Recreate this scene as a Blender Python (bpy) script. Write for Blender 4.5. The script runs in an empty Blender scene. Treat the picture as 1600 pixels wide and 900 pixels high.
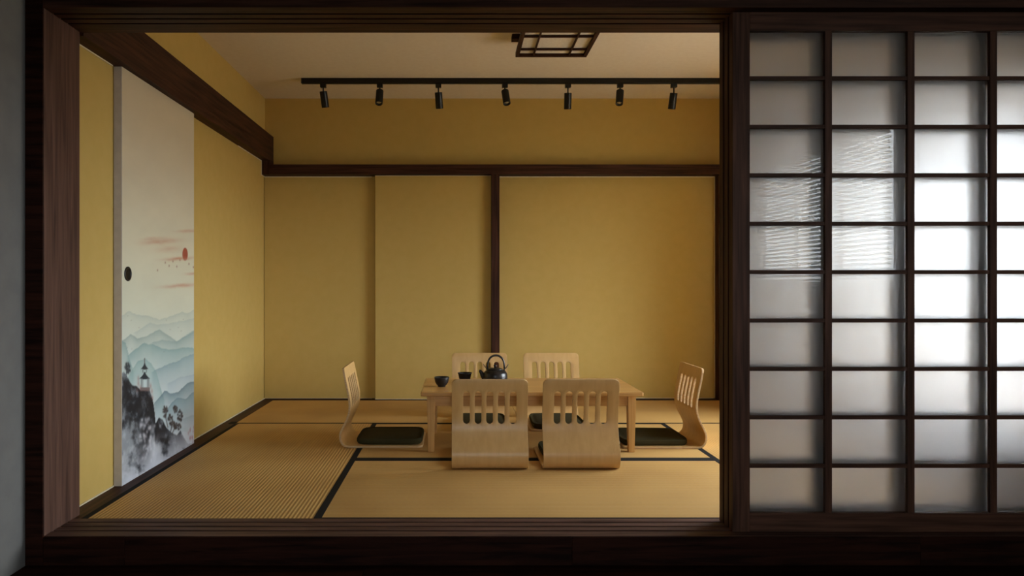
import bpy, bmesh, math, random
import numpy as np
from mathutils import Vector, Matrix, noise

random.seed(7)
SC = bpy.context.scene
COL = SC.collection

# ------------------------------------------------------------------ camera
EYE = 0.92                       # camera height above the tatami
cam_d = bpy.data.cameras.new('camera')
cam_d.lens = 24.0
cam_d.sensor_width = 36.0
cam_d.shift_x = 85.0 / 1600.0
cam_d.shift_y = -3.0 / 1600.0
cam_d.clip_start = 0.02
cam = bpy.data.objects.new('camera', cam_d)
cam.location = (0, 0, EYE)
cam.rotation_euler = (math.pi / 2, 0, 0)
COL.objects.link(cam)
SC.camera = cam

# ------------------------------------------------------------------ sky
W = bpy.data.worlds.new('overcast_sky')
SC.world = W
W.use_nodes = True
wn = W.node_tree.nodes
wl = W.node_tree.links
wn.clear()
wo = wn.new('ShaderNodeOutputWorld')
wb = wn.new('ShaderNodeBackground')
wb.inputs['Strength'].default_value = 11.0
tc = wn.new('ShaderNodeTexCoord')
sx = wn.new('ShaderNodeSeparateXYZ')
rp = wn.new('ShaderNodeValToRGB')
mp = wn.new('ShaderNodeMapRange')
mp.inputs['From Min'].default_value = -1
mp.inputs['From Max'].default_value = 1
wl.new(tc.outputs['Generated'], sx.inputs[0])
wl.new(sx.outputs['Z'], mp.inputs['Value'])
wl.new(mp.outputs[0], rp.inputs[0])
rp.color_ramp.elements[0].position = 0.485      # ground below the horizon
rp.color_ramp.elements[0].color = (0.22, 0.205, 0.18, 1)
rp.color_ramp.elements[1].position = 0.515      # even overcast sky above
rp.color_ramp.elements[1].color = (0.90, 0.95, 1.0, 1)
wl.new(rp.outputs[0], wb.inputs['Color'])
wl.new(wb.outputs[0], wo.inputs['Surface'])

# daylight portals: one in each window opening (they only guide the sky's light)
def portal(name, loc, rot, sx_, sy_):
    l = bpy.data.lights.new(name, 'AREA')
    l.shape = 'RECTANGLE'
    l.size, l.size_y = sx_, sy_
    l.cycles.is_portal = True
    o = bpy.data.objects.new(name, l)
    o.location = loc
    o.rotation_euler = rot
    COL.objects.link(o)

RW = 2.43                         # right wall of the tatami room
HW = 3.60                         # right wall of the hall
WIN1 = (2.85, 4.60, 0.32, 1.82)   # y0 y1 z0 z1 of the right window, in a bay added to shape its light
ADDED_BAY = 3.05                        # plane of the window at the end of that added bay
WIN2 = (-3.10, -0.50, 0.92, 2.30) # hall right wall, behind a blind
WIN3 = (-0.30, 0.90, 0.80, 1.90)  # x0 x1 z0 z1 on the hall's rear wall
HB = -4.2                         # rear wall of the hall
portal('portal_room', (ADDED_BAY + .11, (WIN1[0] + WIN1[1]) / 2, (WIN1[2] + WIN1[3]) / 2), (0, math.pi / 2, 0), WIN1[3] - WIN1[2], WIN1[1] - WIN1[0])
portal('portal_hall', (HW + .11, (WIN2[0] + WIN2[1]) / 2, (WIN2[2] + WIN2[3]) / 2), (0, math.pi / 2, 0), WIN2[3] - WIN2[2], WIN2[1] - WIN2[0])
portal('portal_rear', ((WIN3[0] + WIN3[1]) / 2, HB - .11, (WIN3[2] + WIN3[3]) / 2), (math.pi / 2, 0, 0), WIN3[1] - WIN3[0], WIN3[3] - WIN3[2])

vs = SC.view_settings
vs.view_transform = 'Standard'
vs.look = 'None'
vs.gamma = 1.0
vs.use_curve_mapping = False
vs.exposure = 1.22
cy = SC.cycles
cy.use_denoising = True
cy.max_bounces = 16
cy.diffuse_bounces = 9
cy.glossy_bounces = 4
cy.transmission_bounces = 14
cy.transparent_max_bounces = 16
cy.sample_clamp_indirect = 6.0
cy.blur_glossy = 1.0
cy.caustics_reflective = False

# ------------------------------------------------------------------ materials
def s2l(c):
    return tuple((v / 12.92 if v <= .04045 else ((v + .055) / 1.055) ** 2.4) for v in [x / 255. for x in c]) + (1,)

def new_mat(name):
    m = bpy.data.materials.new(name)
    m.use_nodes = True
    return m, m.node_tree.nodes, m.node_tree.links, m.node_tree.nodes['Principled BSDF']

def noisy(name, c1, c2, scale=(1, 1, 1), nscale=5, detail=4, rough=.6, bump=0, bscale=None, spec=.5, lo=.35, hi=.65, distort=0.0, coat=0, bdist=.002):
    """two-tone noise material; scale stretches the grain"""
    m, n, l, b = new_mat(name)
    t = n.new('ShaderNodeTexCoord')
    mpn = n.new('ShaderNodeMapping')
    mpn.inputs['Scale'].default_value = scale
    l.new(t.outputs['Object'], mpn.inputs[0])
    nz = n.new('ShaderNodeTexNoise')
    nz.inputs['Scale'].default_value = nscale
    nz.inputs['Detail'].default_value = detail
    nz.inputs['Distortion'].default_value = distort
    l.new(mpn.outputs[0], nz.inputs['Vector'])
    r = n.new('ShaderNodeValToRGB')
    r.color_ramp.elements[0].position = lo
    r.color_ramp.elements[0].color = s2l(c1)
    r.color_ramp.elements[1].position = hi
    r.color_ramp.elements[1].color = s2l(c2)
    l.new(nz.outputs['Fac'], r.inputs[0])
    l.new(r.outputs[0], b.inputs['Base Color'])
    b.inputs['Roughness'].default_value = rough
    b.inputs['Specular IOR Level'].default_value = spec
    if coat:
        b.inputs['Coat Weight'].default_value = coat
        b.inputs['Coat Roughness'].default_value = .15
    if bump:
        nb = n.new('ShaderNodeTexNoise')
        nb.inputs['Scale'].default_value = bscale or nscale
        nb.inputs['Detail'].default_value = 3
        l.new(mpn.outputs[0], nb.inputs['Vector'])
        bm = n.new('ShaderNodeBump')
        bm.inputs['Strength'].default_value = bump
        bm.inputs['Distance'].default_value = bdist
        l.new(nb.outputs['Fac'], bm.inputs['Height'])
        l.new(bm.outputs[0], b.inputs['Normal'])
    return m

DK1, DK2 = (38, 21, 14), (80, 50, 37)
M = {}
for ax, sc in (('x', (1.2, 26, 26)), ('y', (26, 1.2, 26)), ('z', (26, 26, 1.2))):
    M['dark_' + ax] = noisy('dark walnut grain ' + ax, DK1, DK2, sc, 2.2, 6, .55, .12, spec=.14, lo=.3, hi=.72, distort=.6)
    M['birch_' + ax] = noisy('pale birch grain ' + ax, (202, 160, 100), (213, 173, 114), sc, 1.3, 4, .36, .03, spec=.45, lo=.3, hi=.7, distort=.3)
    M['oak_' + ax] = noisy('honey wood grain ' + ax, (184, 134, 74), (212, 165, 100), sc, 1.6, 5, .30, .04, spec=.45, lo=.3, hi=.7, distort=.5)
for ax, sc in (('x', (1.2, 26, 26)), ('z', (26, 26, 1.2))):
    M['jamb_' + ax] = noisy('lit walnut grain ' + ax, (66, 45, 37), (104, 76, 64), sc, 2.2, 6, .55, .12, spec=.14, lo=.3, hi=.72, distort=.6)  # lighter walnut copy: light falling on jamb and sill put into the colour
for ax, sc in (('x', (1.2, 26, 26)), ('z', (26, 26, 1.2))):
    M['screen_' + ax] = noisy('screen walnut grain ' + ax, (50, 31, 22), (98, 65, 49), sc, 2.2, 5, .55, .1, spec=.14, lo=.3, hi=.72, distort=.4)
M['riser'] = noisy('black brown riser wood', (24, 11, 7), (50, 26, 17), (1.4, 20, 20), 2.0, 6, .6, .1, spec=.05, distort=.8)
M['plyedge'] = noisy('plywood edge', (176, 138, 92), (214, 182, 136), (2, 2, 300), 2, 2, .6)
M['mustard'] = noisy('mustard wall cloth', (198, 169, 96), (201, 172, 100), (1, 1, 1), 14, 2, .85, .0, 260, spec=.15, bdist=.001)
M['mustard_panel'] = noisy('mustard panel cloth', (196, 168, 97), (199, 171, 101), (1, 1, 1), 14, 2, .85, .0, 260, spec=.15, bdist=.001)
M['caulk'] = noisy('cream edging strip', (216, 202, 168), (224, 212, 180), nscale=20, rough=.6)
M['ceiling'] = noisy('off white ceiling paint', (226, 216, 200), (230, 221, 206), nscale=30, rough=.9, spec=.2)
M['hallgrey'] = noisy('cool grey hall paint', (108, 106, 103), (114, 112, 108), nscale=12, rough=.85, spec=.2)
M['hallwhite'] = noisy('pale hall plaster', (112, 106, 98), (120, 114, 106), nscale=12, rough=.9, spec=.2)
M['added_bay_white'] = noisy('white added bay plaster', (206, 204, 198), (214, 212, 206), nscale=14, rough=.9, spec=.2)
M['black'] = noisy('black cloth border', (14, 13, 12), (24, 22, 20), nscale=400, rough=.85, spec=.2)
M['blackmetal'] = noisy('matt black metal', (12, 11, 11), (18, 17, 16), nscale=60, rough=.4, spec=.4)
M['cushion'] = noisy('dark olive upholstery', (50, 46, 25), (64, 58, 34), nscale=420, rough=.95, bump=.4, bscale=500, spec=.15, bdist=.001)
M['iron'] = noisy('black cast iron', (22, 22, 24), (34, 33, 34), nscale=90, rough=.32, bump=.15, bscale=160, spec=.6, bdist=.001)
M['glaze'] = noisy('black glazed stoneware', (20, 19, 20), (30, 28, 30), nscale=70, rough=.38, spec=.5)
M['panelside'] = noisy('grey white panel edge', (196, 188, 182), (204, 196, 190), nscale=30, rough=.7)
M['paper'] = noisy('lamp diffuser paper', (216, 208, 194), (226, 220, 208), nscale=50, rough=.8)
M['white'] = noisy('white window frame paint', (214, 214, 212), (224, 224, 222), nscale=20, rough=.5)
M['slat'] = noisy('white blind slat', (196, 196, 192), (206, 206, 202), nscale=20, rough=.5)

def lens_mat():
    m, n, l, b = new_mat('spotlight lens')
    b.inputs['Base Color'].default_value = (.45, .43, .4, 1)
    b.inputs['Metallic'].default_value = .8
    b.inputs['Roughness'].default_value = .18
    return m
M['lens'] = lens_mat()

def tatami(name, axis):
    """rush weave: ribs run along the given axis, fine cross threads"""
    m, n, l, b = new_mat(name)
    t = n.new('ShaderNodeTexCoord')
    w = n.new('ShaderNodeTexWave')
    w.wave_type = 'BANDS'
    w.bands_direction = 'X' if axis == 'y' else 'Y'
    w.inputs['Scale'].default_value = 2 * math.pi / (20 * .0165)     # one rib each 16.5 mm
    w.inputs['Distortion'].default_value = 0
    l.new(t.outputs['Object'], w.inputs['Vector'])
    mpn = n.new('ShaderNodeMapping')
    mpn.inputs['Scale'].default_value = (700, 60, 1) if axis == 'y' else (60, 700, 1)
    l.new(t.outputs['Object'], mpn.inputs[0])
    nz = n.new('ShaderNodeTexNoise')
    nz.inputs['Scale'].default_value = 1
    nz.inputs['Detail'].default_value = 3
    l.new(mpn.outputs[0], nz.inputs['Vector'])
    n2 = n.new('ShaderNodeTexNoise')
    n2.inputs['Scale'].default_value = 1.6
    l.new(t.outputs['Object'], n2.inputs['Vector'])
    mx = n.new('ShaderNodeMath'); mx.operation = 'MULTIPLY_ADD'
    mx.inputs[1].default_value = .55
    l.new(nz.outputs['Fac'], mx.inputs[0])
    m2 = n.new('ShaderNodeMath'); m2.operation = 'MULTIPLY_ADD'
    m2.inputs[1].default_value = .24
    l.new(w.outputs['Fac'], m2.inputs[0])
    l.new(mx.outputs[0], m2.inputs[2])
    l.new(n2.outputs['Fac'], mx.inputs[2])
    r = n.new('ShaderNodeValToRGB')
    r.color_ramp.elements[0].position = .45
    r.color_ramp.elements[0].color = s2l((156, 115, 60))
    r.color_ramp.elements[1].position = 1.25
    r.color_ramp.elements[1].color = s2l((198, 158, 94))
    r.color_ramp.elements[1].position = 1.0
    l.new(m2.outputs[0], r.inputs[0])
    l.new(r.outputs[0], b.inputs['Base Color'])
    b.inputs['Roughness'].default_value = .62
    b.inputs['Specular IOR Level'].default_value = .3
    bm = n.new('ShaderNodeBump')
    bm.inputs['Strength'].default_value = .38
    bm.inputs['Distance'].default_value = .0035
    l.new(w.outputs['Fac'], bm.inputs['Height'])
    l.new(bm.outputs[0], b.inputs['Normal'])
    return m
M['tatami_y'] = tatami('rush weave along depth', 'y')
M['tatami_x'] = tatami('rush weave along width', 'x')

def frosted():
    m, n, l, b = new_mat('frosted shoji glass')
    b.inputs['Base Color'].default_value = (.80, .80, .805, 1)
    b.inputs['Transmission Weight'].default_value = 1.0
    b.inputs['Roughness'].default_value = .42
    b.inputs['IOR'].default_value = 1.33
    b.inputs['Coat Weight'].default_value = .4
    b.inputs['Coat Roughness'].default_value = .012
    out = [x for x in n if x.type == 'OUTPUT_MATERIAL'][0]
    tr = n.new('ShaderNodeBsdfTranslucent')
    tr.inputs[0].default_value = (.9, .9, .91, 1)
    mx = n.new('ShaderNodeMixShader')
    mx.inputs[0].default_value = .07
    l.new(b.outputs[0], mx.inputs[1]); l.new(tr.outputs[0], mx.inputs[2])
    l.new(mx.outputs[0], out.inputs[0])
    return m
M['frosted'] = frosted()

def clear_pane():
    m, n, l, b = new_mat('clear window glass')
    n.remove(b)
    out = [x for x in n if x.type == 'OUTPUT_MATERIAL'][0]
    tr = n.new('ShaderNodeBsdfTransparent')
    tr.inputs[0].default_value = (.93, .95, .96, 1)
    gl = n.new('ShaderNodeBsdfGlossy')
    gl.inputs['Roughness'].default_value = .02
    mx = n.new('ShaderNodeMixShader')
    mx.inputs[0].default_value = .06
    l.new(tr.outputs[0], mx.inputs[1]); l.new(gl.outputs[0], mx.inputs[2])
    l.new(mx.outputs[0], out.inputs[0])
    return m
M['clear'] = clear_pane()

def print_mat():
    m, n, l, b = new_mat('printed ink landscape')
    a = n.new('ShaderNodeVertexColor')
    a.layer_name = 'print'
    l.new(a.outputs[0], b.inputs['Base Color'])
    b.inputs['Roughness'].default_value = .6
    b.inputs['Specular IOR Level'].default_value = .3
    return m
M['print'] = print_mat()

# ------------------------------------------------------------------ helpers
def link(name, me, mat, parent=None, loc=(0, 0, 0), rot=(0, 0, 0)):
    o = bpy.data.objects.new(name, me)
    if mat is not None and not me.materials:
        me.materials.append(M[mat] if isinstance(mat, str) else mat)
    o.parent = parent
    o.location = loc
    o.rotation_euler = rot
    COL.objects.link(o)
    return o

def tag(o, label=None, cat=None, group=None, kind=None):
    for k, v in (('label', label), ('category', cat), ('group', group), ('kind', kind)):
        if v:
            o[k] = v
    return o

def empty(name, loc, rz=0, **kw):
    o = bpy.data.objects.new(name, None)
    o.location = loc
    o.rotation_euler = (0, 0, rz)
    o.empty_display_size = .05
    COL.objects.link(o)
    return tag(o, **kw)

def add_box(bm, x0, x1, y0, y1, z0, z1, bev=0):
    r = bmesh.ops.create_cube(bm, size=1)
    for v in r['verts']:
        v.co = Vector(((x0 + x1) / 2 + v.co.x * (x1 - x0), (y0 + y1) / 2 + v.co.y * (y1 - y0), (z0 + z1) / 2 + v.co.z * (z1 - z0)))
    if bev:
        es = list({e for v in r['verts'] for e in v.link_edges})
        bmesh.ops.bevel(bm, geom=es, offset=bev, segments=2, affect='EDGES', profile=.5)

def to_mesh(bm, name, smooth=False):
    me = bpy.data.meshes.new(name)
    bmesh.ops.recalc_face_normals(bm, faces=bm.faces)
    bm.to_mesh(me)
    bm.free()
    if smooth:
        me.polygons.foreach_set('use_smooth', [True] * len(me.polygons))
    return me

def boxes(name, lst, mat, parent=None, bev=0, **kw):
    """one mesh object made of one or more boxes; origin at the first box's base centre"""
    a = lst[0]
    c = Vector(((a[0] + a[1]) / 2, (a[2] + a[3]) / 2, a[4]))
    bm = bmesh.new()
    for b in lst:
        add_box(bm, b[0] - c.x, b[1] - c.x, b[2] - c.y, b[3] - c.y, b[4] - c.z, b[5] - c.z, bev)
    return tag(link(name, to_mesh(bm, name), mat, parent, c), **kw)

def box(name, x0, x1, y0, y1, z0, z1, mat, parent=None, bev=.002, **kw):
    return boxes(name, [(x0, x1, y0, y1, z0, z1)], mat, parent, bev, **kw)

def struct(name, lst, mat, **kw):
    return boxes(name, lst, mat, None, 0, kind='structure', **kw)

def lathe(bm, prof, seg=40, axis_z=True, closed=False):
    rings = []
    for r, z in prof:
        if r < 1e-6:
            rings.append([bm.verts.new((0, 0, z))])
        else:
            rings.append([bm.verts.new((r * math.cos(2 * math.pi * k / seg), r * math.sin(2 * math.pi * k / seg), z)) for k in range(seg)])
    for a, b in zip(rings, rings[1:]):
        for k in range(seg):
            k2 = (k + 1) % seg
            if len(a) == 1 and len(b) == 1:
                continue
            if len(a) == 1:
                bm.faces.new((a[0], b[k], b[k2]))
            elif len(b) == 1:
                bm.faces.new((a[k], b[0], a[k2]))
            else:
                bm.faces.new((a[k], b[k], b[k2], a[k2]))

def tube(bm, pts, radii, seg=12):
    pts = [Vector(p) for p in pts]
    rings = []
    up = Vector((0, 1, 0))
    for i, p in enumerate(pts):
        d = (pts[min(i + 1, len(pts) - 1)] - pts[max(i - 1, 0)]).normalized()
        a = up - d * up.dot(d)
        if a.length < 1e-4:
            a = Vector((1, 0, 0)) - d * d.x
        a.normalize()
        b = d.cross(a)
        r = radii[i] if hasattr(radii, '__len__') else radii
        rings.append([bm.verts.new(p + (a * math.cos(2 * math.pi * k / seg) + b * math.sin(2 * math.pi * k / seg)) * r) for k in range(seg)])
    for a, b in zip(rings, rings[1:]):
        for k in range(seg):
            k2 = (k + 1) % seg
            bm.faces.new((a[k], a[k2], b[k2], b[k]))
    bm.faces.new(list(reversed(rings[0])))
    bm.faces.new(rings[-1])

def mesh_obj(name, build, mat, parent=None, loc=(0, 0, 0), rot=(0, 0, 0), smooth=True, **kw):
    bm = bmesh.new()
    build(bm)
    return tag(link(name, to_mesh(bm, name, smooth), mat, parent, loc, rot), **kw)

def copy_tree(o, parent=None):
    c = o.copy()
    COL.objects.link(c)
    c.parent = parent
    for ch in list(o.children):
        copy_tree(ch, c)
    return c

def smooth_by_angle(o, ang=.6):
    me = o.data
    me.polygons.foreach_set('use_smooth', [True] * len(me.polygons))
    bm = bmesh.new(); bm.from_mesh(me)
    for e in bm.edges:
        if len(e.link_faces) == 2 and e.calc_face_angle(0) > ang:
            e.smooth = False
    bm.to_mesh(me); bm.free()

# ------------------------------------------------------------------ the setting
LW = -1.58          # left wall plane
BY = 5.60           # back wall plane
CZ = 2.458          # ceiling
JX = -1.522         # left jamb face
F0, F1 = 2.512, 2.75  # front frame depth
LZ = 1.943          # underside of the lintel
HF = -0.106         # hall floor

fl = struct('floor', [(LW, RW, F1 - .045, BY, -.10, -.035)], 'dark_x')
struct('ceiling', [(LW - .1, RW + .12, F0, BY, CZ, CZ + .1)], 'ceiling')
struct('wall_left', [(LW - .12, LW, F1, BY + .1, -.1, CZ)], 'mustard')
struct('wall_back', [(LW, RW, BY, BY + .1, -.1, CZ)], 'mustard')
y0, y1, z0, z1 = WIN1
struct('wall_added_bay', [(RW + .12, ADDED_BAY + .12, y0 - .1, y0, z0 - .1, z1 + .1), (RW + .12, ADDED_BAY + .12, y1, y1 + .1, z0 - .1, z1 + .1), (RW + .12, ADDED_BAY + .12, y0, y1, z1, z1 + .1)], 'added_bay_white')  # unseen bay, added so less window light reaches the back wall's right side
struct('floor_added_bay', [(RW + .12, ADDED_BAY + .12, y0, y1, z0 - .1, z0)], 'oak_y')
struct('wall_right', [(RW, RW + .12, F1, y0, -.1, CZ), (RW, RW + .12, y1, BY + .1, -.1, CZ),
                      (RW, RW + .12, y0, y1, -.1, z0), (RW, RW + .12, y0, y1, z1, CZ)], 'mustard')
struct('wall_front', [(LW - .12, HW, F0 + .03, F1 - .02, LZ + .16, 2.7), (RW, HW, F0 + .03, F1, HF, LZ + .16)], 'mustard')
# hall
struct('floor_hall', [(LW - .2, HW + .12, HB - .12, F1 + .05, HF - .1, HF - .012)], 'riser')
struct('ceiling_hall', [(LW - .12, HW, HB, F0 + .03, 2.6, 2.7)], 'hallwhite')
struct('wall_hall_left', [(LW - .13, LW - .007, HB - .12, F0 + .03, HF - .1, 2.65), (LW - .13, LW - .03, F0, F1 + .1, HF - .1, 2.65)], 'hallgrey')
y0, y1, z0, z1 = WIN2
struct('wall_hall_right', [(HW, HW + .12, HB, y0, HF, 2.6), (HW, HW + .12, y1, F1, HF, 2.6),
                           (HW, HW + .12, y0, y1, HF, z0), (HW, HW + .12, y0, y1, z1, 2.6)], 'hallwhite')
x0, x1, z0, z1 = WIN3
struct('wall_hall_rear', [(LW - .12, x0, HB - .12, HB, HF, 2.6), (x1, HW, HB - .12, HB, HF, 2.6),
                          (x0, x1, HB - .12, HB, HF, z0), (x0, x1, HB - .12, HB, z1, 2.6)], 'hallwhite')

# hall floor planks nearest the step
hall_floor = bpy.data.objects['floor_hall']
hl = hall_floor.location
for r in range(4):
    xx = LW - .008 - .35 * (r % 2) * 0
    ln = [1.25, .85, 1.1, .95][r]
    yb = F0 - .001 - r * .13
    while xx < HW - .05:
        x2 = min(xx + ln, HW)
        box('plank', xx + .001 - hl.x, x2 - .001 - hl.x, yb - .129 - hl.y, yb - hl.y, HF - .012 - hl.z, HF - hl.z, 'riser', hall_floor, .0015)
        xx = x2; ln = 1.2

# front frame: grooved sill, grooved lintel, posts
GR = [2.567, 2.614, 2.661]
RX = 2.366                         # right end of the opening
def grooved(name, zf, zb, yf, yb, sgn, mat, xs=(JX, RX)):
    """a beam with three thin track grooves; zf is the grooved face, zb the far face"""
    ys = [yf]
    prof = [(yf, zf)]
    for g in GR:
        prof += [(g - .0065, zf), (g - .0065, zf - sgn * .020), (g + .0065, zf - sgn * .020), (g + .0065, zf)]
    prof += [(yb, zf), (yb, zb), (yf, zb)]
    bm = bmesh.new()
    A = [bm.verts.new((xs[0], y, z)) for y, z in prof]
    B = [bm.verts.new((xs[1], y, z)) for y, z in prof]
    n = len(prof)
    for k in range(n):
        bm.faces.new((A[k], A[(k + 1) % n], B[(k + 1) % n], B[k]))
    bm.faces.new(A); bm.faces.new(list(reversed(B)))
    bmesh.ops.triangulate(bm, faces=[f for f in bm.faces if len(f.verts) > 4])
    return tag(link(name, to_mesh(bm, name), mat), kind='structure')
sill = grooved('trim_1', 0.0, -.04, F0, 2.703, 1, 'jamb_x')
lintel = grooved('trim_2', LZ, LZ + .16, F0 - .006, F1 + .006, -1, 'dark_x', (JX, RW))
boxes('trim_3', [(LW - .04, JX, F0, F1, HF - .05, LZ + .02)], 'jamb_z', bev=.0015, kind='structure')
boxes('trim_17', [(LW - .007, JX - .0005, F0 - .008, F0 - .0005, HF, 2.6)], 'riser', bev=.0015, kind='structure')        # left post
boxes('trim_4', [(RX, RW, F0, F1, HF, LZ)], 'dark_z', bev=.0015, kind='structure')               # right post
# riser boards under the sill
rs = struct('trim_5', [(JX, RX, F0 + .004, 2.70, HF, -.041)], 'riser')
rl = rs.location
for a, b, zt in ((JX, -1.223, -.001), (-1.222, .42, -.001), (.421, 1.70, -.001), (1.701, RX, -.056)):
    box('board', a - rl.x, b - rl.x, F0 - .006 - rl.y, F0 + .004 - rl.y, HF - rl.z, zt - rl.z, 'riser', rs, .0015)
box('board', 1.701 - rl.x, RX - rl.x, F0 - .004 - rl.y, F0 + .004 - rl.y, -.0555 - rl.z, -.001 - rl.z, 'riser', rs, .001)

# beams inside the room
struct('trim_6', [(LW, -1.51, F1 + .006, BY - .0, 1.93, 2.142)], 'dark_y')
struct('trim_7', [(LW, -1.51, 5.49, BY, 1.817, 1.93)], 'dark_z')
struct('trim_8', [(-1.51, RW, 5.47, BY, 1.817, 1.895)], 'dark_x')
struct('trim_9', [(.272, .336, 5.47, BY, 0, 1.817)], 'dark_z')
struct('trim_10', [(2.10, 2.165, 5.49, BY, 0, 1.817)], 'dark_z')
# floor boards along the walls
struct('trim_11', [(LW, -1.492, F1 - .045, 5.50, -.06, -.001)], 'dark_y')
struct('trim_12', [(LW, RW, 5.50, BY, -.06, -.001)], 'dark_x')
struct('trim_13', [(2.345, RW, F1 - .045, 5.50, -.06, -.001)], 'dark_y')
# cream edging where wall cloth meets the wood
struct('trim_14', [(LW, LW + .005, F1, 3.12, 1.924, 1.930), (LW, LW + .005, 4.9, 5.49, 1.924, 1.930)], 'caulk')
struct('trim_15', [(LW, LW + .005, F1, 3.13, 0, .006), (LW, LW + .005, 3.99, BY, 0, .006)], 'caulk')
struct('trim_16', [(LW, LW + .005, 5.484, 5.49, 1.817, 1.93), (LW, LW + .005, 5.484, BY, 1.811, 1.817)], 'caulk')

# closet panels across the back wall (plain mustard sliding panels)
def closet(name, x0, x1, yf, strips, label):
    d = empty(name, ((x0 + x1) / 2, yf, 0), kind='structure', label=label)
    cx = (x0 + x1) / 2
    box('panel', x0 - cx, x1 - cx, 0, .03, .004, 1.814, 'mustard_panel', d, .0015)
    for (a, b, c_, e) in strips:
        box('edge_strip', a - cx, b - cx, -.003, .0, c_, e, 'caulk', d, 0)
    return d
closet('door_1', LW + .004, -.62, BY - .031, [(LW + .004, -.70, 1.806, 1.814), (LW + .004, -.70, .004, .007)], 'plain mustard closet panel in the left corner of the back wall')
closet('door_2', -.666, .271, BY - .078, [(-.668, .271, 1.809, 1.814), (-.668, .271, .004, .008)], 'plain mustard closet panel standing proud beside the dark post')
closet('door_3', .341, 2.099, BY - .034, [(.341, 2.099, 1.806, 1.814), (2.091, 2.099, .004, 1.814), (.341, 2.099, .004, .010)], 'wide plain mustard closet panel to the right of the dark post')

# tatami mats: pieces of the floor, each with its black cloth borders
def mat(x0, x1, y0, y1, ax, cloth):
    o = box('tatami_mat', x0 + .0008 - fl.location.x, x1 - .0008 - fl.location.x, y0 + .0008 - fl.location.y, y1 - .0008 - fl.location.y, -.035 - fl.location.z, -.0005 - fl.location.z, 'tatami_' + ax, fl, .002)
    c = ((x0 + x1) / 2, (y0 + y1) / 2)
    for (a, b, d, e) in cloth:
        box('edge_cloth', a - c[0], b - c[0], d - c[1], e - c[1], .030, .0352, 'black', o, .0006)
    return o
XA, XB, XC, XD = -1.490, -.556, 1.357, 2.343
YA, YB, YC, YD = 2.705, 3.628, 4.575, 5.498
mat(XA, XB, YA, YC, 'y', [(XA, XA + .026, YA, YC - .012), (XB - .016, XB + .0, YA, YC)])
mat(XB, XC, YA, YB, 'x', [(XB, XC, YA, YA + .010), (XB, XC, YB - .034, YB)])
mat(XB, XC, YB, YC, 'x', [(XB, XC, YB, YB + .034), (XB, XC, YC - .022, YC)])
mat(XC, XD, YA, YC, 'y', [(XC, XC + .030, YA, YC), (XD - .03, XD, YA, YC)])
mat(XA, .42, YC, YD, 'x', [(XA, .42, YC, YC + .020), (XA - .045, XA + .0, YC - .01, YC + .06)])
mat(.42, XD, YC, YD, 'x', [(.42, XD, YC, YC + .020)])
# right border of the left mat meets the front mats
box('edge_cloth', XB - fl.location.x, XB + .016 - fl.location.x, YA - fl.location.y, YC - fl.location.y, -.004 - fl.location.z, .0004 - fl.location.z, 'black', fl, .0004)

# ------------------------------------------------------------------ windows
def window(name, axis, plane, a0, a1, z0, z1, nv, pane, label):
    """casement in a wall with constant x (axis 'x') or y; a is the other axis"""
    d = empty(name, (plane, (a0 + a1) / 2, z0) if axis == 'x' else ((a0 + a1) / 2, plane, z0), kind='structure', label=label)
    ca = (a0 + a1) / 2
    def bar(nm, p0, p1, q0, q1, t0, t1, m, bev=.002):
        if axis == 'x':
            return box(nm, t0, t1, p0 - ca, p1 - ca, q0 - z0, q1 - z0, m, d, bev)
        return box(nm, p0 - ca, p1 - ca, t0, t1, q0 - z0, q1 - z0, m, d, bev)
    s = 1 if axis == 'x' else -1
    t = (.03 * s, .08 * s) if s > 0 else (-.08, -.03)
    f = .045
    bar('window_frame', a0, a0 + f, z0, z1, *t, 'white'); bar('window_frame', a1 - f, a1, z0, z1, *t, 'white')
    bar('window_frame', a0 + f, a1 - f, z0, z0 + f, *t, 'white'); bar('window_frame', a0 + f, a1 - f, z1 - f, z1, *t, 'white')
    for k in range(1, nv):
        c = a0 + (a1 - a0) * k / nv
        bar('mullion', c - .018, c + .018, z0 + f, z1 - f, t[0] + .008, t[1] - .008, 'white')
    tm = sum(t) / 2
    for k in range(nv):
        bar('pane', a0 + (a1 - a0) * k / nv + .02, a0 + (a1 - a0) * (k + 1) / nv - .02, z0 + .02, z1 - .02, tm - .002, tm + .002, pane, 0)
    return d
window('window_1', 'x', ADDED_BAY, *WIN1, 2, 'clear', 'white framed daylight window on the right wall behind the screens')
window('window_2', 'x', HW, *WIN2, 3, 'clear', 'white framed hall window behind the slatted blind')
window('window_3', 'y', HB, *WIN3, 3, 'clear', 'white framed window in the rear wall of the hall')

# slatted blind over the hall window (mirrored in the screen glass)
bl = empty('slatted_blind', (HW - .05, (WIN2[0] + WIN2[1]) / 2, WIN2[2]), label='white slatted blind over the hall window, mirrored in the screen glass', cat='blind')
wy = (WIN2[1] - WIN2[0]) / 2 + .03
box('head_rail', -.025, .025, -wy, wy, WIN2[3] - WIN2[2] - .01, WIN2[3] - WIN2[2] + .03, 'slat', bl)
def slats(bm):
    n = 32
    for k in range(n):
        z = .02 + k * (WIN2[3] - WIN2[2] - .04) / n
        r = bmesh.ops.create_cube(bm, size=1)
        for v in r['verts']:
            p = Matrix.Rotation(math.radians(36), 4, 'Y') @ Vector((v.co.x * .036, 0, v.co.z * .0015))
            v.co = Vector((p.x, v.co.y * 2 * wy, p.z + z))
mesh_obj('slats', slats, 'slat', bl, smooth=False, kind='stuff')
box('bottom_rail', -.018, .018, -wy, wy, -.012, .004, 'slat', bl)

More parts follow.
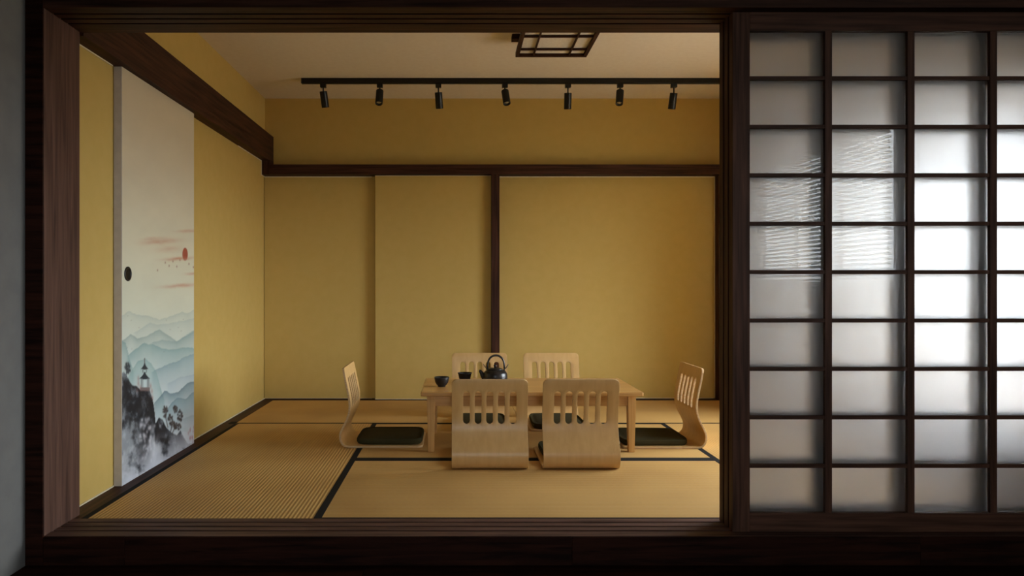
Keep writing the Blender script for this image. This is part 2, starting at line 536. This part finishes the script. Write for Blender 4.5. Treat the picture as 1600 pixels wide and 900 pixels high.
# ------------------------------------------------------------------ shoji screens, three stacked on the right
SX0 = 1.027
pane_me = None
def shoji(yc, label):
    global pane_me
    ix0, ix1 = 1.0917 - SX0, 2.300 - SX0
    wd = ix1 + .0647
    d = empty('shoji_screen', (SX0, yc, .0), label=label, cat='sliding screen', group='lattice screens stacked at the right')
    t = .018
    z0, z1 = .0015, 1.9455
    box('stile', 0, ix0, -t, t, z0, z1, 'screen_z', d, .0015)
    box('stile', ix1, wd, -t, t, z0, z1, 'screen_z', d, .0015)
    box('rail', ix0, ix1, -t, t, z0, .072, 'screen_x', d, .0015)
    box('rail', ix0, ix1, -t, t, 1.873, z1, 'screen_x', d, .0015)
    px = (ix1 - ix0 + .026) / 4
    pz = (1.873 - .072 + .0145) / 10
    for k in range(1, 4):
        x = ix0 + k * px - .026
        box('lattice_bar', x, x + .026, -t + .003, .0, .072, 1.873, 'screen_z', d, .001)
    for k in range(1, 10):
        z = .072 + k * pz - .0145
        box('lattice_bar', ix0, ix1, -t + .006, -.0005, z, z + .0145, 'screen_x', d, .001)
    if pane_me is None:
        bm = bmesh.new()
        add_box(bm, -px / 2 + .001, px / 2 - .001, .0012, .0052, -pz / 2 + .0005, pz / 2 - .0005)
        pane_me = to_mesh(bm, 'pane')
        pane_me.materials.append(M['frosted'])
    for i in range(4):
        for j in range(10):
            link('pane', pane_me, None, d, (ix0 - .013 + (i + .5) * px, 0, .072 - .00725 + (j + .5) * pz))
    return d
shoji(GR[0], 'dark wooden lattice screen with frosted panes, foremost of the stack at the right')
shoji(GR[1], 'middle lattice screen of the stack, its dark edge showing beside the foremost stile')
shoji(GR[2], 'rearmost lattice screen of the stack, its dark edge bordering the open room')

# ------------------------------------------------------------------ painted sliding panel on the left wall
def paint():
    """ink landscape print: returns colours for a grid over the panel face"""
    NU, NV = 150, 680
    Y0, Y1, H = 3.135, 3.990, 1.925
    Yg = Y0 + (Y1 - Y0) * (np.arange(NU + 1) / NU)
    Zg = H * (np.arange(NV + 1) / NV)
    Yv, Zv = np.meshgrid(Yg, Zg)                      # rows = height
    X = 715 - 1.541 * 1067 / Yv                       # drawing coordinates
    Y = 447 - (Zv - EYE) * 1067 / Yv
    rng = np.random.RandomState(3)
    def vnoise(x, y, seed=0):
        r = np.random.RandomState(seed)
        tab = r.rand(64, 64)
        xi, yi = np.floor(x).astype(int), np.floor(y).astype(int)
        fx, fy = x - xi, y - yi
        fx, fy = fx * fx * (3 - 2 * fx), fy * fy * (3 - 2 * fy)
        g = lambda a, b: tab[a % 64, b % 64]
        return (g(xi, yi) * (1 - fx) + g(xi + 1, yi) * fx) * (1 - fy) + (g(xi, yi + 1) * (1 - fx) + g(xi + 1, yi + 1) * fx) * fy
    def fbm(x, y, s, seed=0, o=4):
        v, a, t = 0, 1, 0
        for k in range(o):
            v = v + a * vnoise(x / s * 2 ** k, y / s * 2 ** k, seed + k); t += a; a *= .55
        return v / t
    sm = lambda e0, e1, v: (lambda t: t * t * (3 - 2 * t))(np.clip((v - e0) / (e1 - e0), 0, 1))
    C = np.zeros(X.shape + (3,))
    ys = [90, 250, 400, 480, 560, 640, 770]
    cs = np.array([(206, 192, 164), (210, 198, 170), (218, 214, 188), (214, 216, 194), (205, 214, 206), (206, 215, 218), (214, 218, 226)], float)
    for k in range(3):
        C[..., k] = np.interp(Y, ys, cs[:, k])
    C *= (1 + .05 * (fbm(X, Y, 30, 11) - .5))[..., None]
    def blend(col, a):
        a = np.clip(a, 0, 1)[..., None]
        C[:] = C * (1 - a) + np.array(col, float) * a
    # red evening streaks and the sun
    for (cx, cyy, wx, wy_, a) in ((252, 378, 26, 4, .38), (296, 361, 18, 2.5, .35), (278, 405, 20, 2.6, .5), (302, 428, 10, 2, .5), (282, 447, 26, 2.8, .4), (262, 390, 22, 5, .2), (236, 374, 16, 3, .2)):
        dy = Y - cyy + (X - cx) * .07 + 3 * (fbm(X, Y, 14, 5) - .5)
        blend((186, 112, 84), a * np.exp(-((X - cx) / wx) ** 2 - (dy / wy_) ** 2) * (.5 + fbm(X, Y * 3, 12, 9)))
    dsun = np.sqrt(((X - 289) / 4.3) ** 2 + ((Y - 398) / 10.4) ** 2)
    blend((164, 74, 52), .9 * (1 - sm(.88, 1.08, dsun)) * (1 - .6 * sm(400, 409, Y)))
    for (bx, by) in ((258, 411), (264, 416), (276, 417), (281, 407), (295, 413), (302, 418), (304, 409), (246, 423), (270, 409)):
        blend((120, 70, 56), .6 * np.exp(-((X - bx) / .8) ** 2 - ((Y - by) / 1.6) ** 2))
    # mountain ridges, far to near
    def ridge(pts, col, a, fade, seed, rough=2.5, edge=.35):
        px_, py_ = zip(*pts)
        r = np.interp(X, px_, py_) + rough * (fbm(X, X * 0 + seed, 9, seed) - .5) * 2 + 1.6 * (fbm(X, Y, 3, seed + 60, 2) - .5)
        d = Y - r
        inx = sm(px_[0] - 4, px_[0] + 4, X) * (1 - sm(px_[-1] - 2, px_[-1] + 3, X)) if px_[0] > 190 or px_[-1] < 302 else 1
        a *= .85
        blend(col, inx * a * sm(-.6, 1.2, d) * np.exp(-np.clip(d, 0, None) / fade) * (.75 + .5 * fbm(X, Y, 18, seed + 20)))
        blend([c * .82 for c in col], inx * a * edge * sm(-.8, .8, d) * np.exp(-np.clip(d, 0, None) / 2.4))
    ridge([(180, 500), (193, 492), (201, 486), (214, 492), (232, 494), (248, 500), (270, 494), (284, 488), (292, 491), (310, 480)], (176, 190, 180), .55, 14, 31, 1.5)
    ridge([(210, 520), (226, 510), (234, 505), (246, 508), (262, 507), (285, 502), (306, 496), (312, 494)], (174, 190, 184), .5, 14, 32, 1.5)
    ridge([(180, 540), (194, 532), (204, 523), (214, 529), (228, 526), (240, 520), (249, 515), (258, 522), (276, 534), (290, 526), (312, 512)], (142, 164, 160), .7, 17, 33, 1.6)
    ridge([(236, 536), (254, 532), (276, 534), (294, 522), (312, 512)], (140, 166, 166), .55, 16, 43, 1.6)
    ridge([(180, 522), (189, 532), (196, 536), (202, 560), (208, 580)], (128, 160, 158), .7, 34, 34, 2)
    ridge([(200, 556), (212, 545), (222, 538), (236, 538), (250, 543), (266, 547), (288, 543), (312, 545)], (134, 166, 166), .78, 26, 35, 1.6)
    ridge([(238, 582), (256, 572), (276, 565), (292, 557), (312, 550)], (132, 158, 166), .75, 22, 36, 2.0)
    ridge([(200, 590), (214, 566), (226, 560), (236, 568), (244, 582), (250, 604), (256, 624)], (138, 172, 170), .7, 40, 37, 1.5)
    ridge([(262, 600), (280, 590), (300, 586), (312, 580)], (160, 178, 188), .6, 16, 44, 2.0)
    ridge([(240, 632), (250, 619), (257, 611), (266, 615), (278, 613), (293, 599), (312, 594)], (96, 122, 130), .8, 22, 38, 1.6)
    ridge([(258, 645), (268, 630), (276, 622), (290, 624), (298, 616), (312, 608)], (112, 140, 148), .8, 32, 39, 1.6)
    ridge([(260, 668), (280, 655), (312, 646)], (140, 160, 168), .5, 26, 45, 2)
    # dark foreground cliffs in washed ink
    px_, py_ = zip(*[(180, 586), (188, 584), (194, 581), (199, 589), (206, 602), (214, 604), (220, 610), (234, 611), (238, 622), (241, 640), (243, 662), (248, 652), (254, 656), (260, 668), (268, 676), (276, 680), (282, 672), (287, 684), (294, 694), (312, 688)])
    top = np.interp(X, px_, py_) + 3 * (fbm(X, Y, 8, 51) - .5)
    d = Y - top
    ink = fbm(X * 1.3 + Y * .2, Y * .55, 22, 52, 5)
    ink2 = fbm(X * 1.6, Y * 1.0, 9, 53, 4)
    body = sm(-.5, 2.5, d)
    dens = sm(.37, .65, ink * .7 + ink2 * .3 + .16 * np.exp(-((d - 26) / 30) ** 2) - .10 * sm(30, 120, d) - .10 * sm(250, 300, X) * sm(20, 60, d))
    blend((112, 119, 126), .66 * body)
    blend((30, 32, 37), dens * body)
    blend((198, 204, 212), body * sm(.46, .70, fbm(X * 1.3 + Y * .25, Y * .5, 20, 54)) * .8 * sm(16, 50, d))
    blend((186, 194, 202), body * sm(.55, .75, fbm(X * 2.2 - Y * .3, Y * .6, 10, 58)) * .5)
    # dark wooded mass low in the picture
    for (cx, cyy, wx, wy_, a) in ((226, 690, 9, 40, .85), (214, 640, 16, 24, .7), (236, 640, 6, 26, .6), (256, 700, 7, 16, .7), (222, 728, 12, 18, .65), (275, 690, 12, 10, .5), (196, 610, 9, 20, .8), (262, 672, 8, 12, .45)):
        blend((24, 25, 29), a * np.exp(-((X - cx) / wx) ** 2 - ((Y - cyy) / wy_) ** 2) * sm(.3, .6, ink2 + .12) * body)
    for k in range(46):
        bx, by = 218 + 24 * rng.rand(), 650 + 70 * rng.rand()
        blend((205, 205, 212), .55 * np.exp(-((X - bx) / 1.7) ** 2 - ((Y - by) / 3.2) ** 2))
    mist = sm(700, 765, Y + (X - 187) * .55) * sm(.35, .6, fbm(X, Y, 16, 57) + .1)
    blend((206, 210, 220), .85 * mist)
    # pagoda
    def rect(x0, x1, y0, y1, col, a=.9):
        blend(col, a * sm(x0 - .5, x0 + .5, X) * (1 - sm(x1 - .5, x1 + .5, X)) * sm(y0 - .6, y0 + .6, Y) * (1 - sm(y1 - .6, y1 + .6, Y)))
    rect(225.2, 226.2, 560, 570, (74, 52, 50))
    def roof(cx, yt, yb, w):
        t = np.clip((Y - yt) / (yb - yt), 0, 1)
        hw = w * (.14 + .86 * t ** 1.8)
        blend((38, 44, 50), .95 * (1 - sm(hw - .5, hw + .5, np.abs(X - cx))) * sm(yt - .5, yt + .5, Y) * (1 - sm(yb - .5, yb + 1, Y - .35 * np.clip(w * .6 - np.abs(X - cx), 0, 3))))
    roof(225.8, 568, 577, 5.8)
    rect(222.6, 223.4, 577, 583, (48, 46, 50)); rect(228.2, 229.0, 577, 583, (48, 46, 50))
    roof(225.8, 582, 592, 8.2)
    for xx in (220.4, 222.6, 229.6, 231.8):
        rect(xx, xx + .8, 592, 606, (58, 50, 52))
    rect(222.8, 229.4, 594, 605, (202, 214, 214), .5)
    rect(219, 234, 606, 612, (96, 74, 72), .75)
    for (bx, by) in ((216, 600), (219, 606), (235, 604), (237, 612), (238, 622), (214, 610), (216, 592)):
        blend((150, 100, 94), .45 * np.exp(-((X - bx) / 1.5) ** 2 - ((Y - by) / 4) ** 2))
    # trees: clusters of leaves on thin trunks
    def leaves(cx, cyy, rx, ry, n, col, s=1.0):
        for k in range(n):
            a, r = rng.rand() * 6.283, math.sqrt(rng.rand())
            blend(col, .75 * np.exp(-((X - cx - rx * r * math.cos(a)) / (1.1 * s)) ** 2 - ((Y - cyy - ry * r * math.sin(a)) / (2.2 * s)) ** 2))
    leaves(199, 576, 4.4, 8, 26, (42, 46, 50)); rect(196.6, 197.6, 574, 590, (52, 52, 54))
    for (cx, cyy, rx, ry, n) in ((258, 644, 4.6, 9, 32), (266, 655, 4, 8, 26), (274, 640, 3.5, 6, 20), (281, 650, 4.5, 9, 30), (277, 667, 6, 5, 26), (270, 664, 4, 5, 18)):
        leaves(cx, cyy, rx, ry, int(n * 1.3), (52, 44, 42), .75)
    for (a, b) in (((266, 676), (270, 660)), ((268, 680), (276, 662)), ((262, 668), (258, 650))):
        for t in np.linspace(0, 1, 14):
            blend((70, 62, 60), .6 * np.exp(-((X - a[0] - (b[0] - a[0]) * t) / .7) ** 2 - ((Y - a[1] - (b[1] - a[1]) * t) / 1.4) ** 2))
    for k in range(16):
        blend((170, 104, 108), .5 * np.exp(-((X - 290 - 15 * rng.rand()) / .8) ** 2 - ((Y - 668 - 24 * rng.rand()) / 3) ** 2))
    for k in range(12):
        blend((120, 112, 104), .3 * np.exp(-((X - 190 - 110 * rng.rand()) / .8) ** 2 - ((Y - 480 - 80 * rng.rand()) / .9) ** 2))
    C = np.clip(C, 0, 255) / 255.
    L = np.where(C <= .04045, C / 12.92, ((C + .055) / 1.055) ** 2.4)
    return Yg, Zg, L

ps = empty('painted_sliding_panel', (-1.56, 3.56, 0), label='tall cream sliding panel printed with an ink landscape on the left wall', cat='sliding door')
Yg, Zg, L = paint()
nv, nu = L.shape[:2]
verts = np.zeros((nv, nu, 3), np.float32)
verts[..., 1] = Yg[None, :] - 3.56
verts[..., 2] = Zg[:, None] + .002
verts[..., 0] = .0192
idx = np.arange(nv * nu).reshape(nv, nu)
quads = np.stack([idx[:-1, :-1], idx[:-1, 1:], idx[1:, 1:], idx[1:, :-1]], -1).reshape(-1, 4)
me = bpy.data.meshes.new('printed_face')
me.vertices.add(nv * nu); me.vertices.foreach_set('co', verts.ravel())
me.loops.add(quads.size); me.loops.foreach_set('vertex_index', quads.ravel().astype(np.int32))
me.polygons.add(len(quads)); me.polygons.foreach_set('loop_start', np.arange(0, quads.size, 4, dtype=np.int32))
me.update(calc_edges=True)
ca = me.color_attributes.new('print', 'FLOAT_COLOR', 'POINT')
ca.data.foreach_set('color', np.concatenate([L, np.ones((nv, nu, 1))], -1).astype(np.float32).ravel())
link('printed_face', me, 'print', ps)
box('panel_body', -.018, .019, 3.133 - 3.56, 3.991 - 3.56, .001, 1.928, 'panelside', ps, .001)
def pull_ring(bm):
    lathe(bm, [(.034, .0), (.034, .003), (.031, .0045), (.026, .004), (.0245, .0), (.0245, -.0005)], 40)
pr = mesh_obj('finger_pull', pull_ring, 'iron', ps, (.0195, 3.188 - 3.56, .977), (0, math.pi / 2, 0))
mesh_obj('pull_cup', lambda bm: lathe(bm, [(.0245, .001), (.012, .0004), (0, .0002)], 32), 'blackmetal', pr)

# ------------------------------------------------------------------ low table
TX0, TX1, TY0, TY1, TZ = -.203, 1.020, 3.740, 4.320, .338
tb = empty('low_table', ((TX0 + TX1) / 2, (TY0 + TY1) / 2, 0), label='low rectangular honey coloured wooden tea table in the middle of the tatami room', cat='table')
hw, hd = (TX1 - TX0) / 2, (TY1 - TY0) / 2
box('tabletop', -hw, hw, -hd, hd, TZ - .024, TZ, 'oak_x', tb, .006)
def leg(bm):
    a, b = .023, .0165
    add_box(bm, -a, a, -a, a, 0, TZ - .024, 0)
    for v in bm.verts:
        if v.co.z < .01:
            v.co.x *= b / a; v.co.y *= b / a
    bmesh.ops.bevel(bm, geom=[e for e in bm.edges], offset=.0025, segments=2, affect='EDGES')
lx, ly = hw - .056, hd - .056
lo = mesh_obj('leg', leg, 'oak_z', tb, (-lx, -ly, 0), smooth=False)
for a, b in ((1, -1), (-1, 1), (1, 1)):
    link('leg', lo.data, None, tb, (a * lx, b * ly, 0))
for s in (-1, 1):
    box('apron', -lx + .02, lx - .02, s * ly - .010, s * ly + .010, TZ - .084, TZ - .0245, 'oak_x', tb, .0015)
    box('apron', s * lx - .010, s * lx + .010, -ly + .02, ly - .02, TZ - .084, TZ - .0245, 'oak_y', tb, .0015)

# ------------------------------------------------------------------ legless chairs: bent plywood shell and upholstered pad
PROF = [(.022, .453), (.036, .382), (.051, .310), (.060, .255), (.058, .205), (.042, .155), (.018, .108), (.0065, .074), (.011, .036), (.031, .012), (.066, .0062), (.14, .006)]
def catmull(P, n=14):
    P = [Vector(p) for p in P]
    out = []
    for i in range(len(P) - 1):
        p0 = P[i - 1] if i else P[0] * 2 - P[1]
        p3 = P[i + 2] if i + 2 < len(P) else P[-1] * 2 - P[-2]
        p1, p2 = P[i], P[i + 1]
        for k in range(n):
            t = k / n
            out.append(.5 * ((2 * p1) + (p2 - p0) * t + (2 * p0 - 5 * p1 + 4 * p2 - p3) * t * t + (3 * p1 - p0 - 3 * p2 + p3) * t ** 3))
    out.append(P[-1])
    return out
CURVE = catmull(PROF)
ARC = [0.0]
for a, b in zip(CURVE, CURVE[1:]):
    ARC.append(ARC[-1] + (b - a).length)
def on_curve(s):
    s = min(max(s, 0), ARC[-1])
    k = min(np.searchsorted(ARC, s, 'right') - 1, len(ARC) - 2)
    t = (s - ARC[k]) / max(ARC[k + 1] - ARC[k], 1e-9)
    return CURVE[k].lerp(CURVE[k + 1], t)
def s_at_z(z):
    for k in range(len(CURVE)):
        if CURVE[k].y < z:
            return ARC[k]
CW = .383
SR, SP = .0175, .0586
def backrest(bm):
    """slotted sheet mapped along the side profile (local x = front, y = width)"""
    s_t, s_b = s_at_z(.397) + SR, s_at_z(.223) - SR      # slot end centres
    s1, s2 = s_t - SR - .012, s_b + SR + .012            # plain rows above and below
    cr = .026                                            # corner radius of the top
    us = []
    W2 = CW / 2
    corner = [W2 - cr + cr * math.sin(a) for a in np.linspace(0, math.pi / 2, 7)]
    us += [(-u, None) for u in reversed(corner)]
    slots = [(k - 2) * SP for k in range(5)]
    for c in slots:
        for j in range(11):
            us.append((c - SR * math.cos(math.pi * j / 10), c))
    us += [(u, None) for u in corner]
    rows = [cr + .004, s1, s_t] + list(np.linspace(s_t, s_b, 9)[1:-1]) + [s_b, s2] + list(np.linspace(s2, ARC[-1], 46)[1:])
    def top_s(u):
        e = abs(u) - (W2 - cr)
        return 0 if e <= 0 else cr - math.sqrt(max(cr * cr - e * e, 0))
    P = lambda u, s: (lambda p: bm.verts.new((p.x, u, p.y)))(on_curve(s))
    n = len(us)
    grid = [[P(u, top_s(u)) for u, c in us]]
    for s in rows:
        grid.append([P(u, s) for u, c in us])
    it, ib = rows.index(s_t) + 1, rows.index(s_b) + 1
    for j in range(len(grid) - 1):
        for i in range(n - 1):
            c = us[i][1]
            inslot = c is not None and us[i + 1][1] == c
            if inslot and it - 1 <= j <= ib:
                continue
            bm.faces.new((grid[j][i], grid[j][i + 1], grid[j + 1][i + 1], grid[j + 1][i]))
    # rounded slot ends
    for i in range(n - 1):
        c = us[i][1]
        if c is None or us[i + 1][1] != c:
            continue
    for c in slots:
        ii = [i for i in range(n) if us[i][1] == c]
        for (row, edge_row, cen, sg) in ((it - 1, it, s_t, -1), (ib + 1, ib, s_b, 1)):
            arc = []
            for i in ii:
                du = us[i][0] - c
                if i in (ii[0], ii[-1]):
                    arc.append(grid[edge_row][i])
                else:
                    arc.append(P(us[i][0], cen + sg * math.sqrt(max(SR * SR - du * du, 0))))
            for k in range(len(ii) - 1):
                f = (grid[row][ii[k]], grid[row][ii[k + 1]], arc[k + 1], arc[k])
                bm.faces.new(f)
    loose = [v for v in bm.verts if not v.link_faces]
    bmesh.ops.delete(bm, geom=loose, context='VERTS')
SEATL = .475
def seat_sheet(bm):
    W2 = CW / 2
    cr = .03
    us = [-(W2 - cr + cr * math.sin(a)) for a in np.linspace(math.pi / 2, 0, 7)] + list(np.linspace(-(W2 - cr), W2 - cr, 8)[1:-1]) + [W2 - cr + cr * math.sin(a) for a in np.linspace(0, math.pi / 2, 7)]
    def end(u):
        e = abs(u) - (W2 - cr)
        return SEATL - (0 if e <= 0 else cr - math.sqrt(max(cr * cr - e * e, 0)))
    xs = [.14, .2, .3, .4, SEATL - cr - .004]
    g = [[bm.verts.new((x, u, .006)) for u in us] for x in xs] + [[bm.verts.new((end(u), u, .006)) for u in us]]
    for a, b in zip(g, g[1:]):
        for k in range(len(us) - 1):
            bm.faces.new((a[k], a[k + 1], b[k + 1], b[k]))
def cushion(bm):
    x0, x1, w, h0, h1 = .088, .470, .348, .0122, .050
    r = bmesh.ops.create_cube(bm, size=1)
    bmesh.ops.subdivide_edges(bm, edges=bm.edges[:], cuts=13, use_grid_fill=True)
    for v in bm.verts:
        x, y, z = v.co * 2
        # rounded corners in plan, domed top, tucked lower edge
        k = max(abs(x), abs(y))
        L_ = (abs(x) ** 7 + abs(y) ** 7) ** (1 / 7) if k > 0 else 1
        f = k / L_ if L_ > 0 else 1
        px_, py_ = x * f, y * f
        side = 1 - max(0, abs(z) - .2) ** 2 * .07
        dome = 1 - .38 * (max(abs(px_), abs(py_)) ** 6) if z > .99 else 1
        zz = h0 + (h1 - h0) * ((z + 1) / 2) * (dome if z > 0 else 1)
        tap = 1 - .05 * (1 - px_) / 2
        v.co = Vector(((x0 + x1) / 2 + px_ * side * (x1 - x0) / 2, py_ * side * w / 2 * tap, zz))
def make_chair():
    d = empty('legless_chair', (0, 0, 0), cat='chair', group='bent plywood floor chairs around the table')
    for nm, fn in (('backrest', backrest), ('seat', seat_sheet)):
        bm = bmesh.new(); fn(bm)
        me_ = to_mesh(bm, nm, True)
        me_.materials.append(M['birch_z'] if nm == 'backrest' else M['birch_x'])
        me_.materials.append(M['plyedge'])
        o = link(nm, me_, None, d)
        so = o.modifiers.new('thickness', 'SOLIDIFY')
        so.thickness = .0118; so.offset = 0
        so.material_offset_rim = 1
        so.use_even_offset = True
        be = o.modifiers.new('edge', 'BEVEL')
        be.width = .0022; be.segments = 2; be.limit_method = 'ANGLE'; be.angle_limit = 1.0
    mesh_obj('seat_cushion', cushion, 'cushion', d)
    return d
chair = make_chair()
R90 = math.pi / 2
spots_ = [  # x, y of the rear of the chair, heading of its front, label
    (.162, 3.396, R90, 'light bent plywood floor chair with its back to us, left one of the two'),
    (.620, 3.396, R90, 'light bent plywood floor chair with its back to us, right one of the two'),
    (-.674, 4.070, 0, 'slotted bent plywood floor chair at the left end of the table, facing right'),
    (1.410, 4.045, math.pi, 'slotted bent plywood floor chair at the right end of the table, facing left'),
    (.153, 4.790, -R90, 'slotted plywood floor chair across the table, directly behind the black teapot'),
    (.651, 4.790, -R90, 'slotted plywood floor chair across the table with nothing in front of its backrest top'),
]
for i, (x, y, a, lab) in enumerate(spots_):
    c = chair if i == 0 else copy_tree(chair)
    c.location = (x, y, 0)
    c.rotation_euler = (0, 0, a)
    c['label'] = lab

# ------------------------------------------------------------------ tea things on the table
def bowl(bm):
    lathe(bm, [(0, .004), (.017, .004), (.018, .0), (.0215, .0), (.0225, .006), (.031, .013), (.0385, .028), (.0415, .042), (.0435, .0535), (.0435, .0555), (.0418, .0555), (.0395, .042), (.035, .026), (.026, .014), (.012, .0095), (0, .009)], 44)
mesh_obj('tea_bowl', bowl, 'glaze', None, (-.092, 3.955, TZ), label='small round black tea bowl near the left end of the table', cat='tea bowl', group='black tea bowls')
def bowl2(bm):
    lathe(bm, [(0, .003), (.020, .003), (.021, .0), (.027, .0), (.029, .005), (.033, .016), (.038, .038), (.0405, .050), (.0435, .0535), (.0438, .0565), (.042, .0565), (.0385, .048), (.035, .034), (.029, .014), (.014, .009), (0, .0085)], 44)
mesh_obj('tea_bowl', bowl2, 'glaze', None, (.044, 4.14, TZ), label='black tea bowl with flared lip standing next to the teapot', cat='tea bowl', group='black tea bowls')

tp = empty('teapot', (.226, 4.10, TZ), label='squat black iron teapot with an arched handle on the table', cat='teapot')
mesh_obj('body', lambda bm: lathe(bm, [(0, .0), (.055, .0), (.063, .003), (.070, .014), (.0735, .030), (.0735, .046), (.070, .061), (.063, .071), (.054, .0765), (.047, .078), (.047, .080), (.040, .080), (.0, .078)], 56), 'iron', tp)
def spout(bm):
    tube(bm, [(-.055, 0, .030), (-.070, 0, .038), (-.078, 0, .050), (-.083, 0, .063), (-.091, 0, .072), (-.096, 0, .074)], [.020, .017, .0135, .011, .009, .008], 16)
mesh_obj('spout', spout, 'iron', tp)
ld = mesh_obj('lid', lambda bm: lathe(bm, [(0, .0805), (.045, .0805), (.0465, .083), (.044, .086), (.03, .090), (.012, .0925), (0, .093)], 44), 'iron', tp)
mesh_obj('knob', lambda bm: lathe(bm, [(0, .092), (.006, .0925), (.005, .097), (.010, .101), (.0105, .106), (.006, .110), (0, .111)], 24), 'iron', ld)
def bail(bm):
    pts = []
    for k in range(25):
        t = k / 24
        a = math.pi * (1 - t)
        x = .004 + .050 * math.cos(a) * (1 + .06 * math.sin(a))
        pts.append((x, 0, .086 + .080 * math.sin(a) ** .75))
    tube(bm, pts, [.0050 + .0014 * math.sin(math.pi * k / 24) for k in range(25)], 14)
mesh_obj('handle', bail, 'iron', tp)
for s in (-1, 1):
    def ear(bm, s=s):
        cx = .004 + s * .051
        tube(bm, [(cx - s * .004, -.008, .070), (cx, -.008, .084), (cx + s * .001, 0, .092), (cx, .008, .084), (cx - s * .004, .008, .070)], .0035, 10)
    mesh_obj('lug', ear, 'iron', tp)
    def hook(bm, s=s):
        cx = .004 + s * .052
        tube(bm, [(cx - s * .002, 0, .086), (cx + s * .008, 0, .090), (cx + s * .018, 0, .104), (cx + s * .023, 0, .114)], [.003, .0028, .0024, .0018], 8)
    mesh_obj('handle_hook', hook, 'iron', tp)

# ------------------------------------------------------------------ track and spotlights
TRY = 5.06
tr = empty('lighting_track', (.5, TRY, CZ), label='long black lighting track fixed under the ceiling near the back wall', cat='track')
box('rail', -1.148 - .5, 2.15 - .5, -.018, .018, -.038, 0, 'blackmetal', tr, .0015)
box('end_cap', -1.156 - .5, -1.148 - .5, -.019, .019, -.039, 0, 'blackmetal', tr, .0015)
box('slot_lip', -1.14 - .5, 2.14 - .5, -.006, .006, -.0395, -.038, 'blackmetal', tr, 0)
def housing(bm):
    lathe(bm, [(0, 0), (.024, 0), (.0275, -.003), (.0275, -.116), (.0262, -.118), (.0235, -.118), (.0225, -.108), (.0, -.107)], 36)
house_me = lens_me = None
SPOTS = [  # pixel column, tilt towards the viewer (deg), sideways lean (deg), stem length
    (505, -17, 5, .028, 'black track spotlight at the far left end of the track'),
    (593.5, 24, -1, .025, 'black track spotlight showing its lens, second from the left end of the track'),
    (685, -17, 4, .036, 'black track spotlight between the two leftmost lens showing ones, third from the left'),
    (789, 24, 6, .026, 'black track spotlight showing its lens at the middle of the track'),
    (887.5, -17, 1.5, .040, 'black track spotlight hanging just below the ceiling lamp, fifth from the left'),
    (969, 22, -9, .026, 'black track spotlight showing its lens, second from the right of the seven'),
    (1053, -17, -3, .040, 'black track spotlight nearest the lattice screens'),
]
first = None
for i, (px, ta, sl, st, lab) in enumerate(SPOTS):
    x = (px - 715) / 1067 * TRY
    d = empty('track_spotlight', (x, TRY, CZ - .0395), label=lab, cat='spotlight', group='spotlights on the track')
    box('adapter', -.021, .021, -.017, .017, -.028, 0, 'blackmetal', d, .002)
    mesh_obj('stem', lambda bm: lathe(bm, [(0, -.026), (.005, -.026), (.005, -.028 - st), (0, -.028 - st)], 14), 'blackmetal', d)
    h = mesh_obj('housing', housing, 'blackmetal', d, (0, 0, -.026 - st), (math.radians(-ta), math.radians(-sl), 0))
    smooth_by_angle(h)
    mesh_obj('lens', lambda bm: lathe(bm, [(.0222, -.1085), (.014, -.1095), (.006, -.1125), (0, -.113)], 28), 'lens', h)

# ------------------------------------------------------------------ lattice ceiling lamp
lx0, lx1, lyn, lyf, lz = .362, .806, 3.83, 4.275, 2.352
lm = empty('ceiling_lamp', ((lx0 + lx1) / 2, (lyn + lyf) / 2, CZ), label='square wooden lattice ceiling lamp with pale paper diffuser, unlit', cat='ceiling lamp')
h_ = (lx1 - lx0) / 2
bz = lz - CZ
for s in (-1, 1):
    box('frame_bar', -h_, h_, s * (h_ - .011) - .011, s * (h_ - .011) + .011, bz, bz + .030, 'dark_x', lm, .0015)
    box('frame_bar', s * (h_ - .011) - .011, s * (h_ - .011) + .011, -h_ + .022, h_ - .022, bz, bz + .030, 'dark_y', lm, .0015)
    box('lattice_bar', -h_ + .02, h_ - .02, s * .108 - .006, s * .108 + .006, bz + .004, bz + .016, 'dark_x', lm, .001)
    box('lattice_bar', s * .110 - .005, s * .110 + .005, -h_ + .02, h_ - .02, bz + .004, bz + .015, 'dark_y', lm, .001)
    box('side_panel', s * (h_ - .018) - .006, s * (h_ - .018) + .006, -h_ + .02, h_ - .02, bz + .030, -.03, 'paper', lm, .001)
    box('side_panel', -h_ + .02, h_ - .02, s * (h_ - .018) - .006, s * (h_ - .018) + .006, bz + .030, -.03, 'paper', lm, .001)
    box('mounting_bar', -h_ - .030, h_ + .030, s * .14 - .03, s * .14 + .03, -.030, -.0, 'dark_x', lm, .0015)
box('diffuser', -h_ + .021, h_ - .021, -h_ + .021, h_ - .021, bz + .018, bz + .022, 'paper', lm, 0)
